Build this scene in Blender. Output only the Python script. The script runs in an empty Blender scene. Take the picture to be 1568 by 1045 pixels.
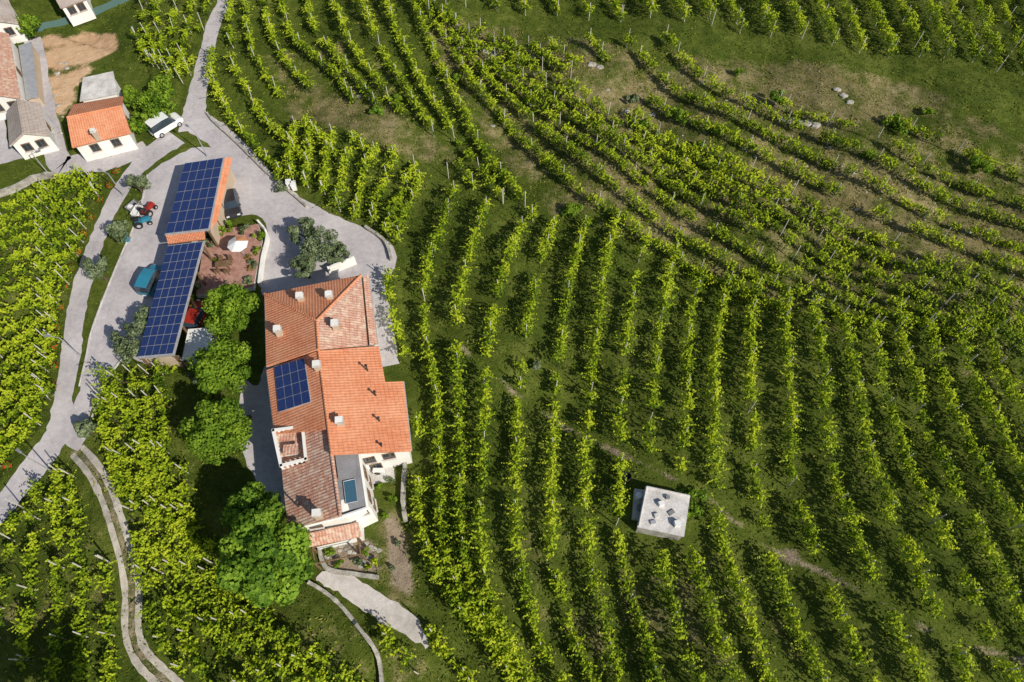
import bpy, math, random
import numpy as np
from mathutils import Vector, Matrix
rng=np.random.default_rng(7); random.seed(7)
S=bpy.context.scene
F=1045.33; CX=784.0; CY=522.3; TH=math.radians(30)
CAM=np.array([0.0,-34.0,58.89])
cT,sT=math.cos(TH),math.sin(TH)
def ray(u,v):
    x=(u-CX)/F; y=-(v-CY)/F; z=-1.0
    return np.array([x, y*cT-z*sT, y*sT+z*cT])
def P(u,v,z=0.0):
    d=ray(u,v); t=(z-CAM[2])/d[2]; return CAM+d*t
def PP(u,v,a,b,c):
    n=np.cross(np.array(b)-a,np.array(c)-a); d=ray(u,v)
    t=np.dot(n,np.array(a)-CAM)/np.dot(n,d); return CAM+d*t
def proj(X,Y,Z=0.0):
    dx=X-CAM[0]; dy=Y-CAM[1]; dz=Z-CAM[2]
    yc=dy*cT+dz*sT; zc=-dy*sT+dz*cT
    w=-zc; ok=w>5; w=np.where(ok,w,1)
    return np.where(ok,CX+F*dx/w,-9999),np.where(ok,CY-F*yc/w,-9999)
def scale_at(u,v,z=0):
    p=P(u,v,z)-CAM; zc=-(p[1]*-sT+p[2]*cT); return zc/F
def inpoly(U,V,poly):
    U=np.asarray(U,float);V=np.asarray(V,float); r=np.zeros(U.shape,bool); n=len(poly)
    for i in range(n):
        x1,y1=poly[i];x2,y2=poly[(i+1)%n]
        if y1==y2: continue
        c=((y1>V)!=(y2>V))&(U<(x2-x1)*(V-y1)/(y2-y1)+x1); r^=c
    return r
def catmull(pts,n=6,closed=False):
    pts=[np.array(p,float) for p in pts]; out=[]
    N=len(pts); R=range(N if closed else N-1)
    for i in R:
        if closed: p0,p1,p2,p3=pts[i-1],pts[i],pts[(i+1)%N],pts[(i+2)%N]
        else: p0=pts[max(i-1,0)];p1=pts[i];p2=pts[i+1];p3=pts[min(i+2,N-1)]
        for k in range(n):
            t=k/n
            out.append(0.5*((2*p1)+(-p0+p2)*t+(2*p0-5*p1+4*p2-p3)*t*t+(-p0+3*p1-3*p2+p3)*t**3))
    if not closed: out.append(pts[-1])
    return np.array(out)
def distpl(X,Y,pts):
    D=np.full(X.shape,1e9)
    for i in range(len(pts)-1):
        ax,ay=pts[i][:2];bx,by=pts[i+1][:2]; L=(bx-ax)**2+(by-ay)**2+1e-9
        t=np.clip(((X-ax)*(bx-ax)+(Y-ay)*(by-ay))/L,0,1)
        D=np.minimum(D,np.hypot(X-ax-t*(bx-ax),Y-ay-t*(by-ay)))
    return D
# ------------------------------------------------------------ materials
def nt_new(name):
    m=bpy.data.materials.new(name); m.use_nodes=True; nt=m.node_tree; nt.nodes.clear()
    o=nt.nodes.new('ShaderNodeOutputMaterial'); return m,nt,o
def N(nt,t,**k):
    n=nt.nodes.new(t)
    for a,b in k.items():
        if a.startswith('i_'): n.inputs[a[2:].replace('_',' ')].default_value=b
        else: setattr(n,a,b)
    return n
def noise(nt,co,sc,det=4,rough=0.6):
    n=N(nt,'ShaderNodeTexNoise'); n.inputs['Scale'].default_value=sc; n.inputs['Detail'].default_value=det; n.inputs['Roughness'].default_value=rough
    if co is not None: nt.links.new(co,n.inputs['Vector'])
    return n.outputs['Fac']
def ramp(nt,fac,stops):
    r=N(nt,'ShaderNodeValToRGB'); e=r.color_ramp.elements
    while len(e)<len(stops): e.new(0.5)
    for i,(p,c) in enumerate(stops): e[i].position=p; e[i].color=(c[0],c[1],c[2],1)
    nt.links.new(fac,r.inputs['Fac']); return r.outputs['Color']
def mixc(nt,f,a,b,mode='MIX'):
    m=N(nt,'ShaderNodeMix',data_type='RGBA',blend_type=mode)
    for s,v in ((m.inputs[0],f),(m.inputs[6],a),(m.inputs[7],b)):
        if hasattr(v,'node'): nt.links.new(v,s)
        elif isinstance(v,(int,float)): s.default_value=v
        else: s.default_value=(v[0],v[1],v[2],1)
    return m.outputs[2]
def math_(nt,op,a,b=None,clamp=False):
    m=N(nt,'ShaderNodeMath',operation=op,use_clamp=clamp)
    for i,v in enumerate((a,b)):
        if v is None: continue
        if hasattr(v,'node'): nt.links.new(v,m.inputs[i])
        else: m.inputs[i].default_value=v
    return m.outputs[0]
def finish(nt,o,col,rough=0.85,bump=None,bs=0.3,bd=0.05,spec=0.3,metal=0):
    p=N(nt,'ShaderNodeBsdfPrincipled')
    if hasattr(col,'node'): nt.links.new(col,p.inputs['Base Color'])
    else: p.inputs['Base Color'].default_value=(*col,1)
    p.inputs['Roughness'].default_value=rough; p.inputs['Specular IOR Level'].default_value=spec; p.inputs['Metallic'].default_value=metal
    if bump is not None:
        b=N(nt,'ShaderNodeBump'); b.inputs['Strength'].default_value=bs; b.inputs['Distance'].default_value=bd
        nt.links.new(bump,b.inputs['Height']); nt.links.new(b.outputs[0],p.inputs['Normal'])
    nt.links.new(p.outputs[0],o.inputs['Surface']); return p
def mottled(name,c1,c2,sc=1.0,rough=0.85,bs=0.3,bd=0.05,spec=0.25,metal=0,sc2=9):
    m,nt,o=nt_new(name); tc=N(nt,'ShaderNodeTexCoord').outputs['Object']
    a=noise(nt,tc,sc,5); b=noise(nt,tc,sc*sc2,3)
    f=math_(nt,'ADD',math_(nt,'MULTIPLY',a,0.65),math_(nt,'MULTIPLY',b,0.35))
    col=ramp(nt,f,[(0.36,c1),(0.64,c2)])
    finish(nt,o,col,rough,b,bs,bd,spec,metal); return m
def leafmat(name,stops,trans=0.35,tb=1.7):
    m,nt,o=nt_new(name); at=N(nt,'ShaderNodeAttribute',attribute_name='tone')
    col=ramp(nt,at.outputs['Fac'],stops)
    p=N(nt,'ShaderNodeBsdfPrincipled'); nt.links.new(col,p.inputs['Base Color']); p.inputs['Roughness'].default_value=0.6; p.inputs['Specular IOR Level'].default_value=0.08
    t=N(nt,'ShaderNodeBsdfTranslucent'); c2=mixc(nt,1.0,col,(tb,tb,tb*0.45),'MULTIPLY'); nt.links.new(c2,t.inputs['Color'])
    x=N(nt,'ShaderNodeMixShader'); x.inputs[0].default_value=trans
    nt.links.new(p.outputs[0],x.inputs[1]); nt.links.new(t.outputs[0],x.inputs[2]); nt.links.new(x.outputs[0],o.inputs['Surface']); return m
M={}
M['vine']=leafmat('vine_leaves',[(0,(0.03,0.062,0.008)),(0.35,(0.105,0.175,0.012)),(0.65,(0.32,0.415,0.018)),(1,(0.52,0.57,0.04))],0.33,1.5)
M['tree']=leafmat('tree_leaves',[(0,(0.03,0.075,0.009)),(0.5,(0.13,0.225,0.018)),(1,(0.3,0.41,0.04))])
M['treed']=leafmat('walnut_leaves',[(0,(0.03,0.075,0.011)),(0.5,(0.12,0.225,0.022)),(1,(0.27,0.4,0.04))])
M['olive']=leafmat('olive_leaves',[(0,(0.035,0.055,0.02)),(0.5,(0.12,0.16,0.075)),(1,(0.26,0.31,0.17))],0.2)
M['grass']=leafmat('grass_blades',[(0,(0.03,0.07,0.008)),(0.35,(0.095,0.155,0.014)),(0.55,(0.2,0.225,0.035)),(0.8,(0.29,0.25,0.09)),(1,(0.44,0.36,0.19))],0.2,1.4)
M['red']=mottled('rose_petals',(0.5,0.02,0.015),(0.7,0.05,0.03))
M['bark']=mottled('bark',(0.06,0.04,0.03),(0.13,0.1,0.07),3)
M['post']=mottled('post_wood',(0.4,0.37,0.32),(0.6,0.57,0.52),2)
M['plaster']=mottled('white_plaster',(0.68,0.66,0.61),(0.8,0.79,0.75),0.6,bs=0.1)
M['cream']=mottled('cream_plaster',(0.42,0.33,0.24),(0.55,0.44,0.33),0.6,bs=0.1)
M['stone']=mottled('stone',(0.22,0.2,0.17),(0.55,0.52,0.46),1.6,bs=0.8,bd=0.1)
M['concrete']=mottled('concrete',(0.36,0.34,0.32),(0.7,0.67,0.64),0.8)
M['track']=mottled('track_concrete',(0.28,0.25,0.2),(0.56,0.51,0.45),1.2)
M['grey']=mottled('grey_slate',(0.16,0.16,0.17),(0.25,0.25,0.26),0.8)
M['metal']=mottled('galvanised_metal',(0.4,0.4,0.41),(0.55,0.55,0.56),2,rough=0.4,metal=0.4)
M['dark']=mottled('dark_metal',(0.02,0.02,0.022),(0.05,0.05,0.05),2,rough=0.5)
M['wood']=mottled('timber',(0.12,0.07,0.035),(0.22,0.14,0.08),2)
M['terra']=mottled('terracotta_paving',(0.28,0.14,0.11),(0.46,0.27,0.21),2)
M['rub']=mottled('rubber',(0.015,0.015,0.015),(0.03,0.03,0.03),4)
def paint(name,c): M[name]=mottled(name+'_paint',tuple(x*0.9 for x in c),c,1,rough=0.3,bs=0,spec=0.5)
paint('white',(0.78,0.78,0.76)); paint('blue',(0.03,0.2,0.3)); paint('redp',(0.33,0.03,0.02)); paint('blackp',(0.03,0.03,0.035)); paint('orangep',(0.6,0.25,0.1)); paint('teal',(0.09,0.16,0.15)); paint('yellowp',(0.6,0.5,0.08))
m,nt,o=nt_new('window_glass'); finish(nt,o,(0.03,0.045,0.06),0.08,spec=0.8); M['glass']=m
m,nt,o=nt_new('skylight_glass'); finish(nt,o,(0.04,0.1,0.15),0.1,spec=0.8); M['sky']=m
m,nt,o=nt_new('solar_cells'); uv=N(nt,'ShaderNodeTexCoord').outputs['UV']
br=N(nt,'ShaderNodeTexBrick'); br.offset=0; nt.links.new(uv,br.inputs['Vector'])
for k,v in (('Scale',1.0),('Mortar Size',0.006),('Brick Width',0.16),('Row Height',0.16)): br.inputs[k].default_value=v
br.inputs['Color1'].default_value=(0.01,0.024,0.11,1); br.inputs['Color2'].default_value=(0.014,0.034,0.14,1); br.inputs['Mortar'].default_value=(0.06,0.08,0.16,1)
finish(nt,o,br.outputs['Color'],0.22,spec=0.5); M['pv']=m
def tilemat(name,ca,cb,cm,mott,old=False):
    m,nt,o=nt_new(name); tcn=N(nt,'ShaderNodeTexCoord'); uv=tcn.outputs['UV']; ob=tcn.outputs['Object']
    br=N(nt,'ShaderNodeTexBrick'); br.offset=0.0 if not old else 0.5; nt.links.new(uv,br.inputs['Vector'])
    for k,v in (('Scale',1.0),('Mortar Size',0.03),('Mortar Smooth',0.6),('Brick Width',0.26),('Row Height',0.38),('Bias',0.0)): br.inputs[k].default_value=v
    br.inputs['Color1'].default_value=(*ca,1); br.inputs['Color2'].default_value=(*cb,1); br.inputs['Mortar'].default_value=(*cm,1)
    n1=noise(nt,ob,0.45,4); n2=noise(nt,ob,3.5,3)
    c=mixc(nt,ramp(nt,n1,[(0.35,(0,0,0)),(0.7,(0.8,0.8,0.8))]),br.outputs['Color'],mott)
    c=mixc(nt,ramp(nt,n2,[(0.4,(0,0,0)),(0.75,(0.5,0.5,0.5))]),c,tuple(x*0.6 for x in cb))
    if old:
        n3=noise(nt,ob,2.2,2); c=mixc(nt,ramp(nt,n3,[(0.5,(0,0,0)),(0.62,(0.8,0.8,0.8))]),c,(0.6,0.45,0.34))
    w=N(nt,'ShaderNodeTexWave',wave_type='BANDS',bands_direction='X'); w.inputs['Scale'].default_value=1.2; nt.links.new(uv,w.inputs['Vector'])
    w2=N(nt,'ShaderNodeTexWave',wave_type='BANDS',bands_direction='Y',wave_profile='SAW'); w2.inputs['Scale'].default_value=0.83; nt.links.new(uv,w2.inputs['Vector'])
    h=math_(nt,'ADD',w.outputs['Fac'],w2.outputs['Fac'])
    finish(nt,o,c,0.85,h,0.5,0.05); return m
M['tile']=tilemat('orange_roof_tiles',(0.72,0.28,0.14),(0.64,0.225,0.11),(0.4,0.14,0.07),(0.72,0.35,0.2))
M['old']=tilemat('weathered_roof_tiles',(0.62,0.32,0.22),(0.53,0.25,0.17),(0.24,0.12,0.09),(0.52,0.36,0.28),True)
M['greytile']=tilemat('grey_brown_roof_tiles',(0.46,0.38,0.33),(0.4,0.33,0.28),(0.24,0.18,0.15),(0.52,0.46,0.42))
def asphalt(name,c1,c2,crack=True):
    m,nt,o=nt_new(name); tc=N(nt,'ShaderNodeTexCoord').outputs['Object']
    a=noise(nt,tc,0.22,5); b=noise(nt,tc,2.0,5,0.7); d=noise(nt,tc,18,3)
    f=math_(nt,'ADD',math_(nt,'MULTIPLY',a,0.6),math_(nt,'MULTIPLY',b,0.4))
    col=ramp(nt,f,[(0.38,c1),(0.62,c2)])
    col=mixc(nt,ramp(nt,d,[(0.35,(0.25,)*3),(0.6,(0,0,0))]),col,tuple(x*0.5 for x in c1))
    if crack:
        vo=N(nt,'ShaderNodeTexVoronoi',feature='DISTANCE_TO_EDGE'); vo.inputs['Scale'].default_value=0.22
        wv=N(nt,'ShaderNodeVectorMath',operation='ADD'); nz=N(nt,'ShaderNodeTexNoise'); nz.inputs['Scale'].default_value=0.8; nt.links.new(tc,nz.inputs['Vector'])
        nt.links.new(tc,wv.inputs[0]); nt.links.new(nz.outputs['Color'],wv.inputs[1]); nt.links.new(wv.outputs[0],vo.inputs['Vector'])
        col=mixc(nt,ramp(nt,vo.outputs['Distance'],[(0.0,(0.2,)*3),(0.012,(0,0,0))]),col,tuple(x*0.4 for x in c1))
    finish(nt,o,col,0.9,d,0.4,0.02); return m
M['asphalt']=asphalt('asphalt_road',(0.38,0.35,0.36),(0.58,0.54,0.54))
M['path']=asphalt('concrete_path',(0.42,0.38,0.34),(0.68,0.63,0.6))
# ------------------------------------------------------------ helpers
def link(o,parent=None):
    S.collection.objects.link(o)
    if parent is not None: o.parent=parent
    return o
def empty(name):
    e=bpy.data.objects.new(name,None); e.empty_display_size=0.5; return link(e)
def uvmap(me):
    uvl=me.uv_layers.new(name='UVMap')
    for p in me.polygons:
        n=p.normal; u=Vector((0,0,1)).cross(n)
        if u.length<0.05: u=Vector((1,0,0))
        u.normalize(); v=n.cross(u)
        for li in p.loop_indices:
            co=me.vertices[me.loops[li].vertex_index].co; uvl.data[li].uv=(co.dot(u),co.dot(v))
class MB:
    def __init__(s): s.v=[];s.f=[];s.m=[];s.mats=[]
    def mi(s,k):
        if k not in s.mats: s.mats.append(k)
        return s.mats.index(k)
    def poly(s,pts,k):
        b=len(s.v); s.v+= [tuple(map(float,p)) for p in pts]; s.f.append(tuple(range(b,b+len(pts)))); s.m.append(s.mi(k))
    def faces(s,pts,fs,k):
        b=len(s.v); s.v+=[tuple(map(float,p)) for p in pts]; 
        for f in fs: s.f.append(tuple(b+i for i in f)); s.m.append(s.mi(k))
    def box(s,c,d,k,rz=0,tap=1.0):
        hx,hy,hz=d[0]/2,d[1]/2,d[2]/2; ca,sa=math.cos(rz),math.sin(rz); pts=[]
        for z in (-1,1):
            t=tap if z>0 else 1
            for x,y in ((-1,-1),(1,-1),(1,1),(-1,1)):
                X,Y=x*hx*t,y*hy*t; pts.append((c[0]+X*ca-Y*sa,c[1]+X*sa+Y*ca,c[2]+z*hz))
        s.faces(pts,[(3,2,1,0),(4,5,6,7),(0,1,5,4),(1,2,6,5),(2,3,7,6),(3,0,4,7)],k)
    def cyl(s,a,b,r1,r2,k,n=8):
        a=Vector(a);b=Vector(b); d=(b-a).normalized(); t=d.orthogonal().normalized(); w=d.cross(t); pts=[]
        for c,r in ((a,r1),(b,r2)):
            for i in range(n):
                q=2*math.pi*i/n; pts.append(c+t*math.cos(q)*r+w*math.sin(q)*r)
        fs=[(i,(i+1)%n,n+(i+1)%n,n+i) for i in range(n)]+[tuple(range(n-1,-1,-1)),tuple(range(n,2*n))]
        s.faces(pts,fs,k)
    def prism(s,poly,z0,z1,k,ktop=None):
        n=len(poly); a=sum(poly[i][0]*poly[(i+1)%n][1]-poly[(i+1)%n][0]*poly[i][1] for i in range(n))
        if a<0: poly=poly[::-1]
        zt=z1 if hasattr(z1,'__len__') else [z1]*n
        if a<0 and hasattr(z1,'__len__'): zt=list(z1)[::-1]
        pts=[(p[0],p[1],z0) for p in poly]+[(p[0],p[1],zt[i]) for i,p in enumerate(poly)]
        s.faces(pts,[(i,(i+1)%n,n+(i+1)%n,n+i) for i in range(n)],k)
        s.faces(pts,[tuple(range(n,2*n))],ktop or k)
    def build(s,name,parent=None,solid=0,smooth=False,bevel=0,uv=True):
        me=bpy.data.meshes.new(name); me.from_pydata(s.v,[],s.f)
        for k in s.mats: me.materials.append(M[k])
        me.polygons.foreach_set('material_index',s.m); me.update()
        if smooth: me.polygons.foreach_set('use_smooth',[True]*len(s.f))
        if uv: uvmap(me)
        o=bpy.data.objects.new(name,me); link(o,parent)
        if solid: q=o.modifiers.new('t','SOLIDIFY'); q.thickness=solid; q.offset=-1
        if bevel: q=o.modifiers.new('b','BEVEL'); q.width=bevel; q.segments=2; q.limit_method='ANGLE'
        return o
def leafmesh(name,C,Nr,size,tone,mats,parent=None,midx=None,asp=1.0):
    n=len(C)
    Nr=Nr/(np.linalg.norm(Nr,axis=1,keepdims=True)+1e-9)
    r=rng.normal(size=(n,3)); t=np.cross(Nr,r); t/=np.linalg.norm(t,axis=1,keepdims=True)+1e-9; b=np.cross(Nr,t)
    s=size[:,None]/2
    V=np.empty((n,4,3)); V[:,0]=C-t*s; V[:,1]=C-b*s*0.75*asp+Nr*s*0.15; V[:,2]=C+t*s*1.1; V[:,3]=C+b*s*0.75*asp+Nr*s*0.15
    me=bpy.data.meshes.new(name); me.vertices.add(4*n); me.vertices.foreach_set('co',V.ravel())
    me.loops.add(4*n); me.loops.foreach_set('vertex_index',np.arange(4*n,dtype=np.int32))
    me.polygons.add(n); me.polygons.foreach_set('loop_start',np.arange(0,4*n,4,dtype=np.int32))
    for k in mats: me.materials.append(M[k])
    if midx is not None: me.polygons.foreach_set('material_index',midx.astype(np.int32))
    me.update(calc_edges=True)
    a=me.attributes.new('tone','FLOAT','FACE'); a.data.foreach_set('value',np.clip(tone,0,1).astype(np.float32))
    return link(bpy.data.objects.new(name,me),parent)
# ------------------------------------------------------------ layout data (traced plan)
ribbons=[ # name, centreline, widths(m), mat
 ('road',[(352,-40),(345,0),(328,35),(317,80),(305,130),(298,170),(296,200)],[2.0,2.0,2.0,2.1,2.3,2.8,3.6],'asphalt'),
 ('road',[(296,185),(330,205),(365,240),(400,280),(445,315),(500,343),(555,368),(585,392),(580,430)],[3.6,3.3,3.4,3.6,3.2,2.8,3.0,3.0,2.2],'asphalt'),
 ('road',[(270,210),(235,235),(200,270),(172,315),(148,370),(128,430),(115,490),(108,550),(97,610),(90,660),(55,712),(0,780),(-60,850)],[3.4,2.8,2.1,1.9,1.8,1.9,1.9,1.9,1.8,2.4,2.6,2.2,2.2],'asphalt'),
 ('pavement',[(574,425),(585,480),(598,560)],[1.6,1.7,1.6],'asphalt'),
 ('pavement',[(50,60),(62,130),(75,190),(92,250),(120,250),(170,250),(225,225)],[2.2,2.4,2.4,2.8,3.0,2.2,2.4],'asphalt'),
]
polys=[
 ('parking_area',[(228,265),(275,236),(310,225),(355,242),(350,300),(322,352),(312,372),(262,556),(213,553),(192,540),(168,572),(152,608),(135,640),(130,672),(118,690),(90,672),(100,655),(112,625),(124,590),(133,545),(143,500),(160,450),(178,410),(196,370),(212,330),(222,290)],'asphalt'),
 ('courtyard',[(345,235),(400,275),(430,315),(500,345),(560,372),(590,400),(578,440),(560,425),(500,432),(440,445),(402,452),(405,400),(412,360),(395,330),(350,335),(325,352)],'asphalt'),
 ('driveway',[(372,585),(395,590),(405,560),(420,560),(425,660),(445,770),(425,775),(392,735),(372,690),(366,630)],'asphalt'),
 ('garden_path',[(484,886),(503,872),(528,876),(556,892),(590,912),(622,935),(640,950),(656,985),(648,990),(622,972),(590,956),(556,936),(525,912),(498,898)],'path'),
 ('village_yard',[(-60,178),(0,172),(15,222),(40,238),(0,252),(-60,262)],'asphalt'),
]
trk=catmull([(690,520),(760,582),(850,640),(920,680),(1000,722),(1080,762),(1160,822),(1210,852),(1290,892),(1370,940),(1440,975),(1620,1025)],5)
trkw=np.array([P(a,b)[:2] for a,b in trk])
whl=[(118,690),(150,725),(175,775),(192,835),(203,900),(203,970),(220,1010),(260,1050),(300,1090)]
whw=np.array([P(a,b)[:2] for a,b in catmull(whl,6)])
house_fp=[(400,445),(565,415),(600,560),(635,580),(650,740),(590,820),(560,850),(470,860),(430,770),(400,560)]
excl_polys=[house_fp,[(960,735),(1065,745),(1060,850),(965,835)],[(470,860),(600,760),(640,830),(660,990),(600,970),(470,905)],
 [(275,380),(420,330),(420,600),(385,750),(300,720),(275,700),(270,560)],[(0,0),(210,0),(215,100),(290,170),(280,200),(200,262),(0,300)],
 [(428,142),(500,150),(560,165),(640,200),(700,235),(700,262),(640,250),(520,210),(452,190)],
 [(1075,92),(1200,85),(1400,128),(1340,180),(1200,165),(1100,130)],[(880,120),(985,110),(1000,175),(940,185),(895,160)],
 [(230,160),(290,190),(240,235),(200,200)]]
# ------------------------------------------------------------ ground
ST=0.4; gx=np.arange(-92,92.01,ST); gy=np.arange(-52,84.01,ST)
GX,GY=np.meshgrid(gx,gy); GU,GV=proj(GX,GY)
paved=np.zeros(GX.shape,bool)
road_w=[]
for nm,cl,ws,mt in ribbons:
    c=catmull([(*P(a,b)[:2],w) for (a,b),w in zip(cl,ws)],7); road_w.append(c)
    for i in range(len(c)-1): paved|=distpl(GX,GY,c[i:i+2])<c[i][2]/2+0.0
for nm,pl,mt in polys: paved|=inpoly(GU,GV,pl)
paved_true=paved.copy()
build=inpoly(GU,GV,house_fp)|inpoly(GU,GV,[(0,40),(215,100),(225,240),(0,260)])|inpoly(GU,GV,[(275,360),(420,330),(420,460),(280,480)])
def blur(a,n):
    a=a.astype(float)
    for _ in range(n):
        p=np.pad(a,1,mode='edge'); a=(p[:-2,1:-1]+p[2:,1:-1]+p[1:-1,:-2]+p[1:-1,2:]+p[1:-1,1:-1])/5
    return a
flat=np.clip(blur(paved|build,14)*2.5,0,1)
near=paved|build
for _ in range(3):
    p=np.pad(near,1); near=p[:-2,1:-1]|p[2:,1:-1]|p[1:-1,:-2]|p[1:-1,2:]|near
flat=np.where(near,1,flat)
def sn(X,Y,wl,seed,n=6):
    r=np.random.default_rng(seed); o=0
    for i in range(n):
        a=r.uniform(0,6.28); k=6.28/wl*r.uniform(0.6,1.5); o=o+np.sin((X*math.cos(a)+Y*math.sin(a))*k+r.uniform(0,6.28))
    return o/n**0.5
Hh=(sn(GX,GY,22,1)*0.5+sn(GX,GY,6,2)*0.13)*(1-flat)+sn(GX,GY,1.6,3)*0.035*(1-flat)
def samp(A,x,y):
    fx=np.clip((np.asarray(x)-gx[0])/ST,0,len(gx)-1.001); fy=np.clip((np.asarray(y)-gy[0])/ST,0,len(gy)-1.001)
    i=fx.astype(int); j=fy.astype(int); a=fx-i; b=fy-j
    return A[j,i]*(1-a)*(1-b)+A[j,i+1]*a*(1-b)+A[j+1,i]*(1-a)*b+A[j+1,i+1]*a*b
def H(x,y): return samp(Hh,x,y)
dry=np.zeros(GX.shape)
for pl,w in [([(640,20),(760,30),(900,55),(1020,80),(1180,80),(1400,110),(1600,230),(1600,560),(1400,500),(1200,480),(1000,400),(900,340),(820,350),(760,280),(690,190)],0.45),
 ([(428,130),(500,150),(560,150),(640,190),(710,235),(700,262),(640,250),(520,210),(440,195)],0.6),
 ([(1060,85),(1200,85),(1400,125),(1360,200),(1230,205),(1100,150)],0.6),([(640,30),(760,40),(820,80),(720,95),(650,70)],0.6),([(870,110),(1010,100),(1020,190),(930,200),(880,170)],0.6),
 ([(1140,220),(1350,260),(1568,330),(1568,400),(1300,370),(1150,300)],0.6),([(900,230),(1000,260),(1080,370),(1040,400),(940,320)],0.58),([(1200,480),(1568,580),(1568,640),(1350,560)],0.35),
 ([(590,730),(640,830),(660,960),(560,900)],0.7),([(440,920),(560,950),(700,1045),(480,1045)],0.5),([(160,560),(280,560),(300,760),(200,800)],0.4),
 ([(780,780),(1150,860),(1300,1045),(760,1045)],0.36),([(330,60),(600,60),(640,150),(420,150)],0.38),([(0,720),(190,720),(190,1045),(0,1045)],0.3),([(0,300),(160,270),(90,620),(0,720)],0.3)]:
    dry=np.maximum(dry,inpoly(GU,GV,pl)*w)
dry=np.clip(blur(dry,30)+0.07*sn(GX,GY,9,5)+0.09*sn(GX,GY,3.5,6),0,1)
for pl in ([(1000,25),(1200,85),(1400,120),(1600,225),(1600,150),(1300,60)],[(670,150),(730,200),(830,320),(840,355),(800,350),(700,220)]):
    dry*=1-blur(inpoly(GU,GV,pl),6)*0.85
dtr=distpl(GX,GY,trkw)
dirt=np.clip(1.15-dtr/0.7,0,1)*np.clip(0.47+0.15*sn(GX,GY,7,41)+0.1*sn(GX,GY,2.5,42),0,1)
dirt=np.maximum(dirt,np.clip(1.1-distpl(GX,GY,whw)/1.4,0,1)*0.5)
dirt=np.maximum(dirt,blur(inpoly(GU,GV,[(585,780),(612,790),(630,860),(640,920),(600,905),(590,850)]),3)*0.75)
dirt=np.maximum(dirt,blur(inpoly(GU,GV,[(1195,835),(1235,840),(1230,865),(1200,862)]),4)*0.9)
dirt=np.maximum(dirt,blur(inpoly(GU,GV,[(490,830),(575,820),(590,880),(500,880)]),3)*0.7)
yard=blur(inpoly(GU,GV,[(60,55),(150,38),(192,60),(150,105),(120,120),(120,160),(85,190),(62,130)]),14)*np.clip(0.8+0.25*sn(GX,GY,5,77),0,1)
e=np.concatenate
xs=e([-np.geomspace(1800,96,22),gx,np.geomspace(96,1800,22)]); ys=e([-np.geomspace(1800,56,22),gy,np.geomspace(88,1800,22)])
X2,Y2=np.meshgrid(xs,ys); nx,ny=len(xs),len(ys)
inn=(X2>=gx[0]-.01)&(X2<=gx[-1]+.01)&(Y2>=gy[0]-.01)&(Y2<=gy[-1]+.01)
Z2=np.where(inn,samp(Hh,X2,Y2),sn(X2,Y2,120,9)*1.5*np.clip((np.hypot(X2,Y2)-110)/200,0,4))
V=np.stack([X2,Y2,Z2],-1).reshape(-1,3)
idx=np.arange(nx*ny).reshape(ny,nx); Q=np.stack([idx[:-1,:-1],idx[:-1,1:],idx[1:,1:],idx[1:,:-1]],-1).reshape(-1,4)
me=bpy.data.meshes.new('ground'); me.vertices.add(len(V)); me.vertices.foreach_set('co',V.ravel())
me.loops.add(Q.size); me.loops.foreach_set('vertex_index',Q.ravel().astype(np.int32)); me.polygons.add(len(Q)); me.polygons.foreach_set('loop_start',np.arange(0,Q.size,4,dtype=np.int32)); me.update(calc_edges=True)
me.polygons.foreach_set('use_smooth',np.ones(len(Q),bool))
for nm,A in (('dry',dry),('dirt',dirt),('yard',yard)):
    at=me.attributes.new(nm,'FLOAT','POINT'); at.data.foreach_set('value',np.where(inn,samp(A,X2,Y2),0.2 if nm=='dry' else 0).ravel().astype(np.float32))
link(bpy.data.objects.new('ground',me))
m,nt,o=nt_new('ground_grass_soil'); tc=N(nt,'ShaderNodeTexCoord').outputs['Object']
n1=noise(nt,tc,0.12,4); n2=noise(nt,tc,0.9,5,0.7); n3=noise(nt,tc,7,4,0.7)
f=math_(nt,'ADD',math_(nt,'MULTIPLY',n1,0.35),math_(nt,'ADD',math_(nt,'MULTIPLY',n2,0.35),math_(nt,'MULTIPLY',n3,0.3)))
lush=ramp(nt,f,[(0.36,(0.03,0.05,0.008)),(0.5,(0.075,0.1,0.015)),(0.62,(0.15,0.17,0.035))])
dryc=ramp(nt,f,[(0.36,(0.09,0.08,0.03)),(0.5,(0.2,0.17,0.075)),(0.64,(0.4,0.32,0.18))])
dirc=ramp(nt,f,[(0.36,(0.17,0.125,0.08)),(0.64,(0.44,0.35,0.26))])
yarc=ramp(nt,f,[(0.36,(0.38,0.22,0.11)),(0.64,(0.75,0.53,0.34))])
def A_(n): return N(nt,'ShaderNodeAttribute',attribute_name=n).outputs['Fac']
nn=math_(nt,'ADD',math_(nt,'MULTIPLY',n2,0.6),math_(nt,'MULTIPLY',n3,0.4))
def msk(a,g=4.0): return math_(nt,'MULTIPLY',math_(nt,'SUBTRACT',math_(nt,'ADD',a,nn),1.0),g,False)
def clampn(x): return math_(nt,'ADD',x,0.5,True)
c=mixc(nt,clampn(msk(A_('dry'),3.4)),lush,dryc); c=mixc(nt,clampn(msk(A_('dirt'),4)),c,dirc); c=mixc(nt,clampn(msk(A_('yard'),5)),c,yarc)
finish(nt,o,c,0.95,nn,1.0,0.25,spec=0.05); me.materials.append(m)
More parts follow.
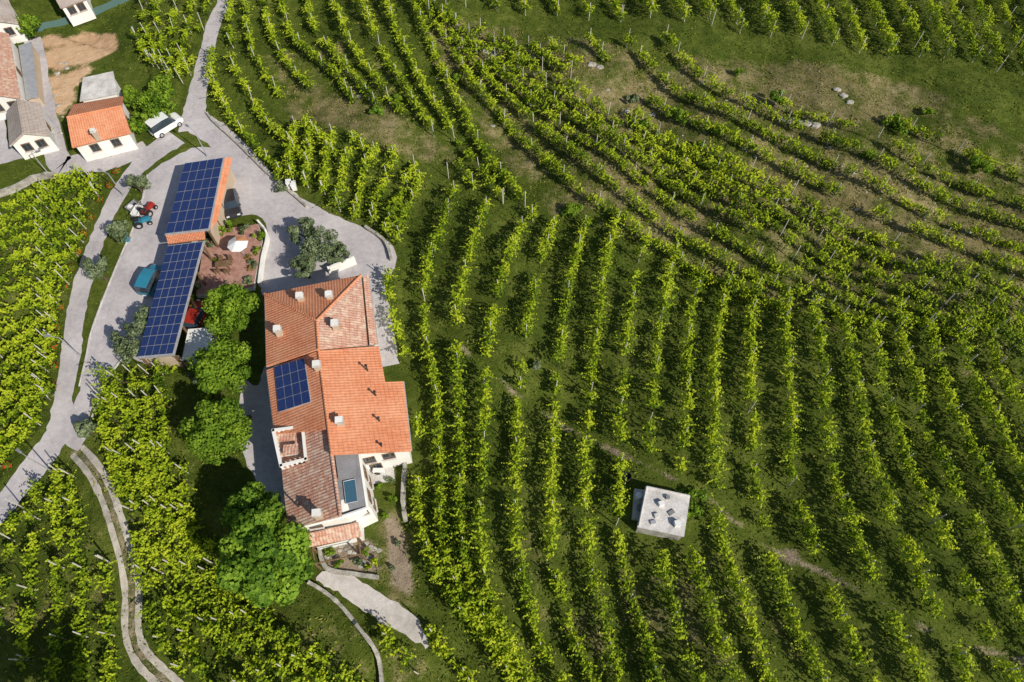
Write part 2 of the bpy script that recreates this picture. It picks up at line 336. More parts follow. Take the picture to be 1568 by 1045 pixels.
# ------------------------------------------------------------ paved sheets
lev=0.03
for (nm,cl,ws,mt),c in zip(ribbons,road_w):
    lev+=0.005; b=MB(); L=[];R=[]
    for i in range(len(c)):
        t=c[min(i+1,len(c)-1)][:2]-c[max(i-1,0)][:2]; t/=np.linalg.norm(t); n=np.array([-t[1],t[0]]); w=c[i][2]/2
        j=rng.normal(0,0.07); L.append((*(c[i][:2]+n*(w+j)),lev)); R.append((*(c[i][:2]-n*(w+j)),lev))
    k=len(c); b.faces(L+R,[(i,k+i,k+i+1,i+1) for i in range(k-1)],mt); b.build(nm)
for nm,pl,mt in polys:
    lev+=0.005; c=catmull(pl,4,True); b=MB(); pts=[P(a,v_,lev)+np.array([rng.normal(0,.07),rng.normal(0,.07),0]) for a,v_ in c]
    b.poly(pts[::-1],mt); b.build(nm)
b=MB()
for off in (-0.5,0.5):
    L=[]
    for i in range(len(whw)):
        t=whw[min(i+1,len(whw)-1)]-whw[max(i-1,0)]; t/=np.linalg.norm(t); n=np.array([-t[1],t[0]]); q=whw[i]+n*off
        wj=0.26+rng.normal(0,0.03)
        for s in (1,-1):
            r=q+n*s*wj; L.append((r[0],r[1],H(r[0],r[1])+0.07))
    b.faces(L,[(2*i,2*i+1,2*i+3,2*i+2) for i in range(len(whw)-1)],'track')
b.build('farm_track')
def wall(name,uvs,h,w,mt='stone',parent=None,z0=None):
    c=np.array([P(a,v_)[:2] for a,v_ in catmull(uvs,5)]); b=MB(); V=[]
    for i in range(len(c)):
        t=c[min(i+1,len(c)-1)]-c[max(i-1,0)]; t/=np.linalg.norm(t)+1e-9; n=np.array([-t[1],t[0]])*w/2*(1+rng.normal(0,0.08)); z=H(*c[i]); hh=h*(1+rng.normal(0,0.05))
        for s,zz in ((1,z-.3),(1,z+hh),(-1,z+hh),(-1,z-.3)): V.append((*(c[i]+n*s),zz))
    k=len(c); fs=[]
    for i in range(k-1):
        for q in range(3): fs.append((4*i+q,4*i+q+1,4*i+5+q,4*i+4+q))
    fs+= [(0,1,2,3),(4*k-1,4*k-2,4*k-3,4*k-4)]
    b.faces(V,fs,mt); return b.build(name,parent)
wall('kerb',[(128,672),(150,618),(168,576),(192,545)],0.12,0.14,'concrete')
wall('kerb',[(226,268),(212,330),(178,410),(143,500),(133,545),(122,592)],0.12,0.14,'concrete')
wall('retaining_wall',[(-30,310),(20,292),(60,275),(90,272)],0.8,0.3,'stone')
wall('stone_wall',[(474,893),(495,905),(520,925),(548,958),(578,1000),(585,1050)],0.5,0.3)
wall('stone_wall',[(622,700),(618,760),(622,800)],0.6,0.35)
wall('stone_wall',[(318,175),(330,190),(365,222),(405,262),(440,292),(470,318)],0.35,0.25)
wall('stone_wall',[(560,350),(590,372),(600,400)],0.5,0.3)
wall('stone_wall',[(488,828),(500,870),(545,880),(580,885)],0.3,0.35)
wall('garden_fence',[(58,50),(100,32),(150,15),(200,-4)],0.9,0.06,'teal')
wall('courtyard_wall',[(398,345),(412,365),(405,400),(400,440)],0.9,0.2,'plaster')
wall('courtyard_wall',[(505,420),(524,413),(546,404)],1.2,0.2,'plaster')
# ------------------------------------------------------------ vines
def rowmesh(w,dens=1.0,hgt=2.0,wid=0.9,name='grapevine_row'):
    w=np.array(w); seg=np.hypot(*(w[1:]-w[:-1]).T); L=e([[0],np.cumsum(seg)])
    s=np.arange(0.3,L[-1],0.95); s=s+rng.normal(0,0.13,len(s)); 
    if len(s)<2: return
    x=np.interp(s,L,w[:,0]); y=np.interp(s,L,w[:,1]); x2=np.interp(s+.3,L,w[:,0]);x1=np.interp(s-.3,L,w[:,0]);y2=np.interp(s+.3,L,w[:,1]);y1=np.interp(s-.3,L,w[:,1])
    tx,ty=x2-x1,y2-y1; q=np.hypot(tx,ty)+1e-9; tx/=q;ty/=q
    U,Vv=proj(x,y); bad=samp(paved_true,x,y)>0.1
    for pl in excl_polys: bad|=inpoly(U,Vv,pl)
    bad|=distpl(x,y,trkw)<0.65; bad|=distpl(x,y,whw)<1.1
    good=~bad&(U>-140)&(U<1720)&(Vv<1130)&(Vv>-90)
    keep=good&(rng.random(len(s))<dens*0.985)
    if keep.sum()<2: return
    X,Y,TX,TY=x[keep],y[keep],tx[keep],ty[keep]; Z=H(X,Y); n=len(X)
    sz=rng.uniform(0.68,1.2,n)*(1+0.14*sn(X,Y,5,11)); sz=np.clip(sz,0.5,1.35)
    pt=rng.normal(0,0.1,n)+0.09*sn(X,Y,14,12)
    a2=74; k=a2; r=lambda a:np.repeat(a,k)
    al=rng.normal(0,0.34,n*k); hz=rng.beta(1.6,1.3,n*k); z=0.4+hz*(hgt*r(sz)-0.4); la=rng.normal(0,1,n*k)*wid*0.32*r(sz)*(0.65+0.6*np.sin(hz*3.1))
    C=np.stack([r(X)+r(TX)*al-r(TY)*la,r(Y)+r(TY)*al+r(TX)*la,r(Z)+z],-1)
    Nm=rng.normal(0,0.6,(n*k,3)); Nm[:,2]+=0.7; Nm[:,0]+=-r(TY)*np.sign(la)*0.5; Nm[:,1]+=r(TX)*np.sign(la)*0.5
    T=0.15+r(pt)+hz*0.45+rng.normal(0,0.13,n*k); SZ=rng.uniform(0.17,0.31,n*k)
    ns,nl=10,7; b1=lambda a:np.repeat(np.repeat(a,ns),nl)
    m_=n*ns; t=np.tile((np.arange(nl)+0.6)/nl,m_)
    s_al=rng.normal(0,0.34,m_); s_la=rng.normal(0,0.16,m_); s_z=rng.uniform(0.72,1.0,m_)*hgt*np.repeat(sz,ns)
    dl=rng.normal(0,0.65,m_); da=rng.normal(0,0.45,m_); dz=rng.uniform(0.0,0.8,m_); ln=rng.uniform(0.4,0.95,m_)
    R=lambda a:np.repeat(a,nl)
    AL=R(s_al)+R(da*ln)*t+rng.normal(0,.03,m_*nl); LA=R(s_la)+R(dl*ln)*t+rng.normal(0,.03,m_*nl); ZZ=R(s_z)+R(dz*ln)*t-0.45*R(ln)*t*t
    C2=np.stack([b1(X)+b1(TX)*AL-b1(TY)*LA,b1(Y)+b1(TY)*AL+b1(TX)*LA,b1(Z)+ZZ],-1)
    N2=rng.normal(0,0.45,(m_*nl,3)); N2[:,2]+=0.8; N2[:,0]+=0.3; N2[:,1]-=0.25
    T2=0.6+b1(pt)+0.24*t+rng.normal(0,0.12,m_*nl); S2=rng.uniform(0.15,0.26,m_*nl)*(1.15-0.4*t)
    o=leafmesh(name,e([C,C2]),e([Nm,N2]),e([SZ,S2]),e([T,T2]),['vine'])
    b=MB(); gi=np.where(good)[0]
    ends=[gi[0]]+[i for i in gi if i%6==3]+[gi[-1]]
    for ii,i in enumerate(ends):
        z0=float(H(x[i],y[i])); le=rng.normal(0,0.08); 
        b.cyl((x[i],y[i],z0-.1),(x[i]+le,y[i]+le,z0+2.45+rng.uniform(-.1,.25)),0.055,0.05,'post',5)
    for i in gi[::1]:
        z0=float(H(x[i],y[i])); b.cyl((x[i],y[i],z0),(x[i]+rng.normal(0,.06),y[i]+rng.normal(0,.06),z0+0.9),0.035,0.025,'bark',4)
    b.build('posts_and_trunks',o,uv=False)
def resam(k,n=16):
    c=catmull(k,6); L=e([[0],np.cumsum(np.hypot(*(c[1:]-c[:-1]).T))]); t=np.linspace(0,L[-1],n); return np.stack([np.interp(t,L,c[:,0]),np.interp(t,L,c[:,1])],-1)
def family(keys,counts,dens=1.0,hgt=2.0,wid=0.9,last=True):
    K=[resam(k) for k in keys]
    for i,cn in enumerate(counts):
        for j in range(cn+(1 if (i==len(counts)-1 and last) else 0)):
            t=j/cn; uv=K[i]*(1-t)+K[i+1]*t
            pw=np.array([P(a,b)[:2] for a,b in uv]); pw+=rng.normal(0,0.12,pw.shape)
            rowmesh(pw,dens*rng.uniform(0.9,1.0),hgt*rng.uniform(.93,1.05),wid)
Ka=[(645,275),(608,380),(600,470),(630,580),(645,700),(652,840),(700,930),(770,1010),(810,1075)]
Kb=[(800,350),(775,420),(757,480),(742,600),(738,720),(738,850),(765,960),(830,1075)]
Kc=[(945,350),(925,420),(915,480),(905,600),(893,720),(898,850),(925,960),(960,1075)]
Kd=[(1115,430),(1100,500),(1092,560),(1085,690),(1095,790),(1120,900),(1185,1075)]
Ke=[(1325,500),(1340,570),(1365,660),(1400,760),(1450,870),(1500,970),(1560,1075)]
Kf=[(1540,530),(1580,600),(1630,680),(1700,780),(1800,950)]
family([Ka,Kb,Kc,Kd,Ke,Kf],[3,3,4,5,5],wid=0.95)
family([[(455,200),(450,240),(452,282)],[(640,258),(612,310),(590,372)]],[6],hgt=1.9,wid=.85)
family([[(335,20),(328,110),(350,175),(400,240),(440,280)],[(430,-20),(450,60),(520,130),(560,180),(600,225)],[(620,-10),(680,120),(730,220),(790,300),(815,340)]],[4,5],dens=0.88,hgt=1.7,wid=0.75)
E2=[(650,10),(720,130),(830,250),(920,330),(1010,390),(1100,435),(1200,480)]
E3=[(700,40),(800,130),(920,220),(1050,300),(1180,380),(1300,445),(1420,495),(1620,560)]
E4=[(840,80),(980,190),(1130,265),(1260,330),(1400,400),(1620,480)]
E5=[(1015,70),(1090,140),(1200,190),(1300,240),(1420,300),(1620,380)]
family([E2,E3],[3],dens=0.9,hgt=1.8,wid=0.8,last=False)
family([E3,E4,E5],[4,3],dens=0.82,hgt=1.8,wid=0.8)
for k_ in ([(1350,190),(1450,230),(1620,310)],[(1120,110),(1200,170),(1300,205),(1420,265),(1620,345)]): rowmesh([P(a,b)[:2] for a,b in resam(k_)],0.7,1.7,0.75)
family([[(650,-60),(690,-20),(715,20)],[(1000,-60),(1020,-10),(1045,40)],[(1300,-60),(1330,10),(1365,85)],[(1620,-60),(1650,10),(1690,140)]],[7,7,8],hgt=2.0)
family([[(-50,345),(60,305),(165,262)],[(-50,540),(50,490),(112,430)],[(-60,740),(20,700),(85,625)]],[8,7],hgt=1.8,wid=0.8)
family([[(200,12),(205,50),(240,110)],[(330,-15),(310,60),(288,135)]],[5],dens=0.85,hgt=1.6,wid=0.7)
family([[(150,585),(180,690),(212,800),(228,900),(265,1000),(310,1075)],[(272,570),(285,700),(300,800),(400,930),(500,1010),(590,1075)]],[6],dens=0.82,hgt=1.8,wid=.8)
family([[(35,780),(20,880),(0,980)],[(95,725),(105,850),(100,960),(95,1070)],[(138,730),(163,800),(175,880),(175,980),(182,1075)]],[2,2],dens=0.8,hgt=1.7,wid=.8)
family([[(545,920),(600,980),(650,1040)],[(660,880),(740,980),(800,1060)]],[2],dens=0.8,hgt=1.8,last=False)
# ------------------------------------------------------------ trees
def tree(name,u,v,rpx,zc,mt='tree',n=7000,flatn=0.8,ls=0.26,trunk=True,nb=26):
    c=P(u,v,zc); r=rpx*scale_at(u,v,zc); g=float(H(c[0],c[1])); 
    dr=rng.normal(size=(nb,3)); dr[:,2]=dr[:,2]*0.8+0.25; dr/=np.linalg.norm(dr,axis=1,keepdims=True)
    bc=dr*np.array([r,r,r*flatn])*rng.uniform(0.35,0.8,(nb,1)); br=r*rng.uniform(0.18,0.34,nb); bt=rng.normal(0,0.14,nb)
    k=rng.integers(0,nb,n); d=rng.normal(size=(n,3)); d/=np.linalg.norm(d,axis=1,keepdims=True)
    rad=br[k]*(0.55+0.55*rng.random(n)**0.6); C=c+bc[k]+d*rad[:,None]*np.array([1,1,0.85])
    C[:,2]=np.maximum(C[:,2],g+0.15)
    Nm=d+rng.normal(0,0.5,(n,3)); Nm[:,2]+=0.35
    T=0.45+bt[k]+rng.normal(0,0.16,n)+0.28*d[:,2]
    if trunk: par=empty(name)
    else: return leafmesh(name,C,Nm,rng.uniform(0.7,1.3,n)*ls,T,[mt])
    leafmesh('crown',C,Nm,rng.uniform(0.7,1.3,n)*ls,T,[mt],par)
    b=MB(); base=(c[0],c[1],g-0.2); fk=(c[0],c[1],max(g+0.5,zc-r*0.7)); tr=0.07*r+0.05
    b.cyl(base,fk,tr,tr*0.75,'bark'); 
    for i in range(7):
        q=c+bc[i]*0.9; b.cyl(fk,q,tr*0.55,0.03,'bark',6)
    b.build('trunk_and_limbs',par,uv=False); return par
tree('linden_tree',357,472,48,4.2,n=9500,ls=0.24,nb=40)
tree('linden_tree',340,562,52,4.2,n=10500,ls=0.24,nb=40)
tree('linden_tree',333,658,54,4.2,n=11000,ls=0.24,nb=40)
tree('walnut_tree',402,852,84,5.0,'treed',n=17000,flatn=0.75,ls=0.36,nb=34)
tree('walnut_tree',385,785,46,4.0,'treed',n=6000,ls=0.32)
tree('oak_tree',105,1150,62,8.0,'treed',n=8000,ls=0.32,nb=40)
tree('oak_tree',10,1170,62,8.0,'treed',n=8000,ls=0.32,nb=40)
for a in [(463,352,25,2.5),(485,372,34,2.8),(465,405,25,2.4),(515,388,21,1.8)]: tree('pine_tree',*a,mt='olive',n=3200,ls=0.2,nb=18)
for a in [(195,528,32,2.2),(214,492,26,2.2),(148,412,24,2.0),(182,352,24,2.0),(208,280,20,1.7),(130,655,18,1.4)]: tree('olive_tree',*a,mt='olive',n=2200,ls=0.2,nb=16)
for a in [(238,165,32,1.8),(205,150,20,1.5),(250,135,24,1.6),(42,38,20,2.0),(215,188,22,1.2)]: tree('garden_tree',*a,mt='tree',n=2400,ls=0.26)
for a in [(1190,150,18,0.9),(1040,175,20,0.9),(985,195,14,.6),(968,150,12,.6),(1372,192,22,.8),(1500,255,22,.8),(1250,460,18,.8),(878,325,20,.7),(575,172,14,.7),(820,560,10,.5),(1060,770,28,1.0),(1010,205,10,.5),(1070,225,12,.5),(700,120,10,.5),(1130,110,9,.4),(1330,240,14,.5),(1100,200,12,.4),(610,150,10,.5),(780,95,10,.4),(1420,170,10,.4)]:
    tree('bush',*a,mt=random.choice(['tree','treed','olive']),n=1100,ls=0.22,trunk=False,nb=10,flatn=0.6)
for a in [(322,372,12,.8),(335,352,12,1.),(350,348,12,1.),(375,352,12,1.),(398,358,12,1.),(395,382,10,.8),(385,405,11,.8),(380,428,12,.8),(300,440,12,.8),(292,462,13,.8),(300,400,10,.8),(306,380,10,.8),
          (265,560,13,.6),(250,570,14,.6),(505,845,9,.4),(520,862,9,.4),(545,860,10,.4),(560,845,8,.4),(575,860,8,.3),(565,870,8,.3),(582,745,8,.5),(597,735,7,.4),(600,765,8,.4),(300,575,16,.9),(320,610,14,.8),(380,640,6,.5),(432,285,14,.7),(425,270,12,.6),(590,790,7,.3),(608,830,7,.3),(600,870,6,.3)]:
    tree('shrub',*a,mt=random.choice(['tree','vine','olive']),n=500,ls=0.16,trunk=False,nb=8,flatn=0.8)
for (u,v) in [(178,262),(168,283),(152,305),(138,330),(128,358),(118,385),(108,410),(100,440),(92,470),(88,500),(84,530),(82,560),(78,590),(380,395),(10,712),(330,400),(382,412)]:
    c=P(u,v,0.5); n=260; d=rng.normal(size=(n,3)); d/=np.linalg.norm(d,axis=1,keepdims=True); C=c+d*rng.uniform(0.2,0.5,(n,1)); mi=(rng.random(n)<0.16).astype(int)
    leafmesh('rose_bush',C,d+[0,0,.4],rng.uniform(.1,.17,n),rng.uniform(.1,.6,n),['tree','red'],midx=mi)
# ------------------------------------------------------------ grass tufts
n=230000; x=rng.uniform(-75,75,n); y=rng.uniform(-33,60,n); U,Vv=proj(x,y)
ok=(U>-30)&(U<1600)&(Vv>-30)&(Vv<1080)&(samp(paved_true,x,y)<0.25)&(samp(yard,x,y)<0.3)&(samp(dirt,x,y)<rng.uniform(0.1,0.7,n))
for pl in excl_polys[:2]: ok&=~inpoly(U,Vv,pl)
cl=0.5+0.5*sn(x,y,2.2,21)/1.5; ok&=rng.random(n)<0.35+0.65*np.clip(cl,0,1)
x,y=x[ok],y[ok]; n=len(x); dd=samp(dry,x,y); pn=sn(x,y,4,31)
Nm=rng.normal(0,1,(n,3)); Nm[:,2]=np.abs(Nm[:,2])*0.8+0.2
sz=rng.uniform(0.1,0.3,n)*(1+0.4*np.clip(pn,0,1.5))
leafmesh('grass',np.stack([x,y,H(x,y)+sz*0.25],-1),Nm,sz,0.19+0.62*dd+rng.normal(0,0.17,n)+0.1*pn,['grass'],asp=0.5)
# ------------------------------------------------------------ rocks
def rocks(name,items):
    for (u,v,rp) in items:
        c=P(u,v); r=rp*scale_at(u,v); b=MB(); nn_=7
        z0=float(H(c[0],c[1])); V=[];
        for lz,lr in ((-.2,1.0),(.25,.95),(.5,.6)):
            for i in range(nn_):
                q=6.283*i/nn_+rng.normal(0,.1); rr=r*lr*rng.uniform(.75,1.15); V.append((c[0]+math.cos(q)*rr*1.3,c[1]+math.sin(q)*rr,z0+lz*r*rng.uniform(.8,1.2)))
        fs=[(a*nn_+i,a*nn_+(i+1)%nn_,(a+1)*nn_+(i+1)%nn_,(a+1)*nn_+i) for a in (0,1) for i in range(nn_)]+[tuple(range(2*nn_,3*nn_))]
        b.faces(V,fs,'stone'); b.build(name)
rl=[(748,72,6),(758,76,6),(738,70,5),(765,70,4),(1290,150,6),(1300,160,5),(1195,179,5),(1207,182,6),(1217,180,5),(1238,186,8),(1250,190,7),(1228,184,6),(1280,142,5),(905,105,6),(918,108,5),(550,148,5),(960,170,4),(1000,172,5),(1015,210,5),(815,85,5)]
for _ in range(60):
    u=random.uniform(650,1500); rl.append((u,60+(u-650)*0.22+random.uniform(-10,130),random.uniform(1.2,3.3)))
for i in range(34): t=i/33; rl.append((500+80*t+random.uniform(-6,6),872-40*abs(math.sin(t*5))+random.uniform(-10,10),random.uniform(2,4.5)))
for i in range(16): rl.append((random.uniform(80,108),random.uniform(95,215),random.uniform(1.5,4)))
rocks('rock',rl)
# ------------------------------------------------------------ buildings
def roofpart(par,faces,mt,name='roof',th=0.2):
    b=MB()
    for f in faces:
        f=[np.array(p) for p in f]; nrm=np.cross(f[1]-f[0],f[2]-f[0])
        if nrm[2]<0: f=f[::-1]
        b.poly(f,mt)
    return b.build(name,par,solid=th)
def walls(par,fp,mt='plaster',name='walls'):
    b=MB(); b.prism([(p[0],p[1]) for p in fp],-0.3,[p[2] for p in fp],mt); return b.build(name,par)
def inset(pts,d):
    c=np.mean([p[:2] for p in pts],axis=0); o=[]
    for p in pts:
        q=np.array(p[:2])-c; L=np.linalg.norm(q); q=q*(1-d*1.3/L); o.append((c[0]+q[0],c[1]+q[1],p[2]-0.25))
    return o
def window(par,a,b_,t,zc,w=0.9,h=1.1,name='window',frame='wood'):
    a=np.array(a[:2]);b2=np.array(b_[:2]); d=b2-a; L=np.linalg.norm(d); d/=L; n=np.array([d[1],-d[0]]); p=a+d*L*t; rz=math.atan2(d[1],d[0]); q=MB()
    q.box((*(p+n*0.0),zc),(w,0.06,h),'glass',rz)
    for sx in (-1,1): q.box((*(p+d*sx*(w/2+.04)+n*0.02),zc),(0.08,0.12,h+.16),frame,rz)
    for sz_ in (-1,1): q.box((*(p+n*0.02),zc+sz_*(h/2+.04)),(w-.004,0.12,0.08),frame,rz)
    q.box((*(p+n*0.03),zc),(0.05,0.07,h),frame,rz); q.box((*(p+n*0.08),zc-h/2-.11),(w+.3,0.25,0.06),'concrete',rz)
    q.build(name,par)
def ridge(par,a,b_,mt='tile',r=0.13):
    q=MB(); q.cyl(a,b_,r,r,mt,8); q.build('ridge_cap',par)
def chimney(par,u,v,zt,w=0.55,d=0.45,h=1.6):
    c=P(u,v,zt); q=MB(); q.box((c[0],c[1],zt-h/2-.15),(w,d,h),'cream',0.12); q.box((c[0],c[1],zt-.1),(w+.16,d+.16,0.08),'concrete',0.12)
    for sx in (-1,1): q.box((c[0]+sx*w*.35,c[1],zt+.03),(.1,d*.8,0.18),'concrete',0.12)
    q.box((c[0],c[1],zt+.15),(w+.05,d+.05,0.06),'plaster',0.12); q.build('chimney',par)
def pvarray(par,c00,c10,c11,c01,nu,nv,name='solar_panels',lift=0.1):
    c00,c10,c11,c01=[np.array(p) for p in (c00,c10,c11,c01)]
    nrm=np.cross(c01-c00,c10-c00); nrm/=np.linalg.norm(nrm); nrm*=np.sign(nrm[2])
    def B(s,t): return (c00*(1-s)+c10*s)*(1-t)+(c01*(1-s)+c11*s)*t
    b=MB(); q=[B(*k)+nrm*(lift-.03) for k in ((0,0),(0,1),(1,1),(1,0))]; b.poly(q,'metal')
    q2=[B(*k)+nrm*0.01 for k in ((0,0),(0,1),(1,1),(1,0))]
    for i in range(4): b.poly([q[i],q2[i],q2[(i+1)%4],q[(i+1)%4]],'metal')
    gu=0.03/(np.linalg.norm(c10-c00)); gv=0.03/(np.linalg.norm(c01-c00))
    for i in range(nu):
        for j in range(nv):
            s0,s1,t0,t1=i/nu+gu,(i+1)/nu-gu,j/nv+gv,(j+1)/nv-gv
            b.poly([B(*k)+nrm*lift for k in ((s0,t0),(s0,t1),(s1,t1),(s1,t0))],'pv')
    b.build(name,par)
H1=empty('farmhouse')
V1=P(405,450,5.4);V2=P(553,421,5.4);V5=P(485,491,7.2);V4=P(488,534,7.2);V6=P(408,561,5.4);V3=P(563,528,5.2)
roofpart(H1,[[V1,V5,V2],[V1,V6,V4,V5]],'tile'); roofpart(H1,[[V2,V5,V4,V3]],'old')
S1=P(556,424,5.05);S2=P(566,528,4.9);S3=P(578,526,4.5);S4=P(564,420,4.7)
roofpart(H1,[[S1,S2,S3,S4]],'old')
ridge(H1,V5,V4);ridge(H1,V1,V5);ridge(H1,V2,V5)
cA=inset([V1,(S4[0],S4[1],4.95),(S3[0],S3[1],4.8),V6],0.4); cA[1]=(cA[1][0],cA[1][1],4.4);cA[2]=(cA[2][0],cA[2][1],4.2); walls(H1,cA)
R1=P(488,537,6.8);R2=P(508,696,6.8);E1=P(630,690,4.4)
Br=lambda u,v:PP(u,v,R1,R2,E1)
q=[R1,R2,E1,Br(618,584),Br(590,585),Br(580,530)]
roofpart(H1,[q],'tile')
L1=P(408,567,5.0);L2=P(420,664,5.0);R3=P(503,657,6.8)
Bl=lambda u,v:PP(u,v,L1,R1,R3)
roofpart(H1,[[R1,L1,Bl(420,664),R3]],'tile'); ridge(H1,R1,R2)
walls(H1,[(L1[0]+.4,L1[1]+.5,4.7),(R1[0],R1[1]+.3,6.5),(q[5][0]-.5,q[5][1]+.3,q[5][2]-.35),(q[4][0]-.45,q[4][1]-.4,q[4][2]-.35),(q[3][0]-.45,q[3][1]-.4,q[3][2]-.35),(E1[0]-.5,E1[1]+.5,4.0),(R2[0]+.12,R2[1]+.5,6.4),(R3[0]+.12,R3[1]+.3,6.4),(R3[0]-.1,R3[1]+.3,6.4),(L2[0]+.5,L2[1]+.3,4.6)])
pvarray(H1,Bl(421,563),Bl(467,549),Bl(477,616),Bl(428,632),4,4,lift=0.14)
W1=P(432,717,4.7);W4=P(502,657,6.3);W5=P(521,790,6.3);W6=P(441,812,4.7)
Wl=lambda u,v:PP(u,v,W6,W5,W4)
roofpart(H1,[[Wl(431,717),Wl(441,812),W5,Wl(509,694),W4,Wl(465,660),Wl(467,709)]],'old'); ridge(H1,W4,W5,'old')
G1=P(512,697,5.75);G2=P(549,690,5.2);G3=P(562,778,5.2);G4=P(522,789,5.7)
roofpart(H1,[[G1,G4,G3,G2]],'grey',name='flat_roof')
walls(H1,[(W6[0]+.35,W6[1]+.45,4.45),(W5[0],W5[1]+.45,5.75),(G3[0]-.02,G3[1]+.4,4.95),(G2[0]-.02,G2[1],4.95),(G1[0],G1[1]+.1,5.4),(W4[0]+.1,W4[1]-.6,5.2),(L2[0]+.4,L2[1]-.6,4.0)],)
pb=MB(); 
for a,b_ in ((G2,G3),(G3,W5+np.array([0,0,-0.35])),(W5+np.array([0,0,-0.35]),W6)):
    pb.cyl(np.array(a)+[0,0,-.02],np.array(b_)+[0,0,-.02],0.16,0.16,'plaster',6)
pb.build('parapet',H1)
Gp=lambda u,v:PP(u,v,G1,G2,G3)
sk=MB(); qa=[Gp(526,738),Gp(544,734),Gp(548,768),Gp(530,772)]; up=np.array([0,0,0.12]); sk.faces([p+up for p in qa]+[p for p in qa],[(3,2,1,0),(0,1,5,4),(1,2,6,5),(2,3,7,6),(3,0,4,7)],'sky')
for i in range(4): sk.cyl(qa[i]+up,qa[(i+1)%4]+up,0.03,0.03,'metal',6)
sk.build('skylight',H1)
hb=MB(); qa=[Gp(514,698),Gp(544,691),Gp(549,728),Gp(519,734)]; up=np.array([0,0,0.25]); hb.faces([p+up for p in qa]+[p for p in qa],[(3,2,1,0),(0,1,5,4),(1,2,6,5),(2,3,7,6),(3,0,4,7)],'grey'); hb.build('roof_hatch',H1)
T=[P(419,660,5.5),P(464,654,5.5),P(469,704,5.5),P(431,714,5.5)]
tb=MB(); tb.prism([(p[0],p[1]) for p in T],2.0,4.9,'plaster','old')
for i in range(4):
    a,b_=T[i],T[(i+1)%4]; d=(b_-a)[:2]; L=np.linalg.norm(d); rz=math.atan2(d[1],d[0]); c=(a+b_)/2
    tb.box((c[0],c[1],5.65),(L+.18,0.24,0.12),'plaster',rz)
    nb=int(L/0.35)
    for k in range(nb+1): pt_=a+(b_-a)*k/nb; tb.box((pt_[0],pt_[1],5.25),(0.16,0.16,0.7),'plaster',rz)
tb.build('roof_terrace',H1)
c=P(446,690,5.2); tb=MB(); tb.box((c[0],c[1],5.1),(1.0,0.7,0.5),'plaster',.1); tb.box((c[0],c[1],5.42),(1.2,0.9,0.1),'old',.1); tb.build('terrace_table',H1)
A=[P(466,818,3.0),P(548,800,3.0),P(553,822,2.4),P(474,838,2.4)]
roofpart(H1,[A],'old'); walls(H1,[(A[0][0]+.2,A[0][1]+.3,2.6),(A[1][0]-.1,A[1][1]+.3,2.6),(A[2][0]-.2,A[2][1]+.3,2.1),(A[3][0]+.2,A[3][1]+.3,2.1)])
for a in [(424,503,7.0),(458,452,6.9),(503,450,6.9),(512,494,7.6),(484,557,7.7),(519,643,7.3),(484,785,6.9)]: chimney(H1,*a)
for a in [(573,600,6.0),(579,640,5.9),(583,680,5.8),(560,560,6.3),(452,770,6.2)]:
    c=P(*a); q_=MB(); q_.cyl((c[0],c[1],a[2]-1.2),(c[0],c[1],a[2]),0.07,0.07,'dark'); q_.cyl((c[0],c[1],a[2]),(c[0],c[1],a[2]+.1),0.14,0.12,'dark'); q_.build('vent_pipe',H1)
for t,zc in ((0.25,2.9),(0.55,2.9),(0.3,1.1)): window(H1,(R2[0],R2[1]+.5),(E1[0]-.5,E1[1]+.5),t+0.15,zc)
gA,gB=(G3[0]-.02,G3[1]+.4),(G2[0]-.02,G2[1])
for t in (0.25,0.7): window(H1,gA,gB,t,3.4); window(H1,gA,gB,t,1.3)
window(H1,(W6[0]+.35,W6[1]+.45),(W5[0],W5[1]+.45),0.35,3.6); 
window(H1,(G4[0],G4[1]+.43),gA,0.6,3.6)
gt=MB()
for a,b_ in ((V1,V6),(L1,Bl(420,664)),(q[3],E1),(S4,S3)): gt.cyl(np.array(a)-[0,0,.1],np.array(b_)-[0,0,.1],0.07,0.07,'metal',6)
gt.build('gutter',H1)
pt=MB(); Q4=[P(555,700,0.25),P(602,697,0.25),P(604,735,0.25),P(560,742,0.25)]; pt.prism([(p[0],p[1]) for p in Q4],-.1,0.25,'concrete'); pt.build('patio')
def acunit(u,v,z):
    c=P(u,v,z); b=MB(); b.box((c[0],c[1],z),(0.95,0.4,0.8),'white'); b.cyl((c[0]-.1,c[1]-.2,z),(c[0]-.1,c[1]-.23,z),0.3,0.3,'dark',12); b.box((c[0]-.3,c[1],z-.45),(.08,.4,.1),'dark'); b.box((c[0]+.3,c[1],z-.45),(.08,.4,.1),'dark'); b.build('heat_pump',bevel=.02)
acunit(580,722,0.75)
b=MB(); pc=[P(488,848),P(555,832),P(560,858),P(492,872)]
for p in pc: b.box((p[0],p[1],1.1),(.12,.12,2.2),'wood')
for i in range(4): b.cyl((*pc[i][:2],2.2),(*pc[(i+1)%4][:2],2.2),0.07,0.07,'wood',6)
b.build('pergola')
def carport(us,z,nu,nv):
    e_=empty('solar_carport'); a,b_,c,d=[P(*p,z_) for p,z_ in zip(us,(z,z+0.7,z+0.7,z))]
    roofpart(e_,[[a,d,c,b_]],'metal',th=0.15)
    ins=lambda s,t:(a*(1-s)+b_*s)*(1-t)+(d*(1-s)+c*s)*t
    pvarray(e_,ins(.02,.012),ins(.98,.012),ins(.98,.99),ins(.02,.99),nu,nv)
    q=MB()
    for s in (0.06,0.94):
        for t in np.linspace(.02,.98,5):
            p=ins(s,t); q.box((p[0],p[1],p[2]/2-.1),(.16,.16,p[2]-.1),'wood')
    for s in (0.06,0.94): q.cyl(ins(s,0)-[0,0,.25],ins(s,1)-[0,0,.25],.1,.1,'wood',6)
    q.build('frame',e_); return e_,ins
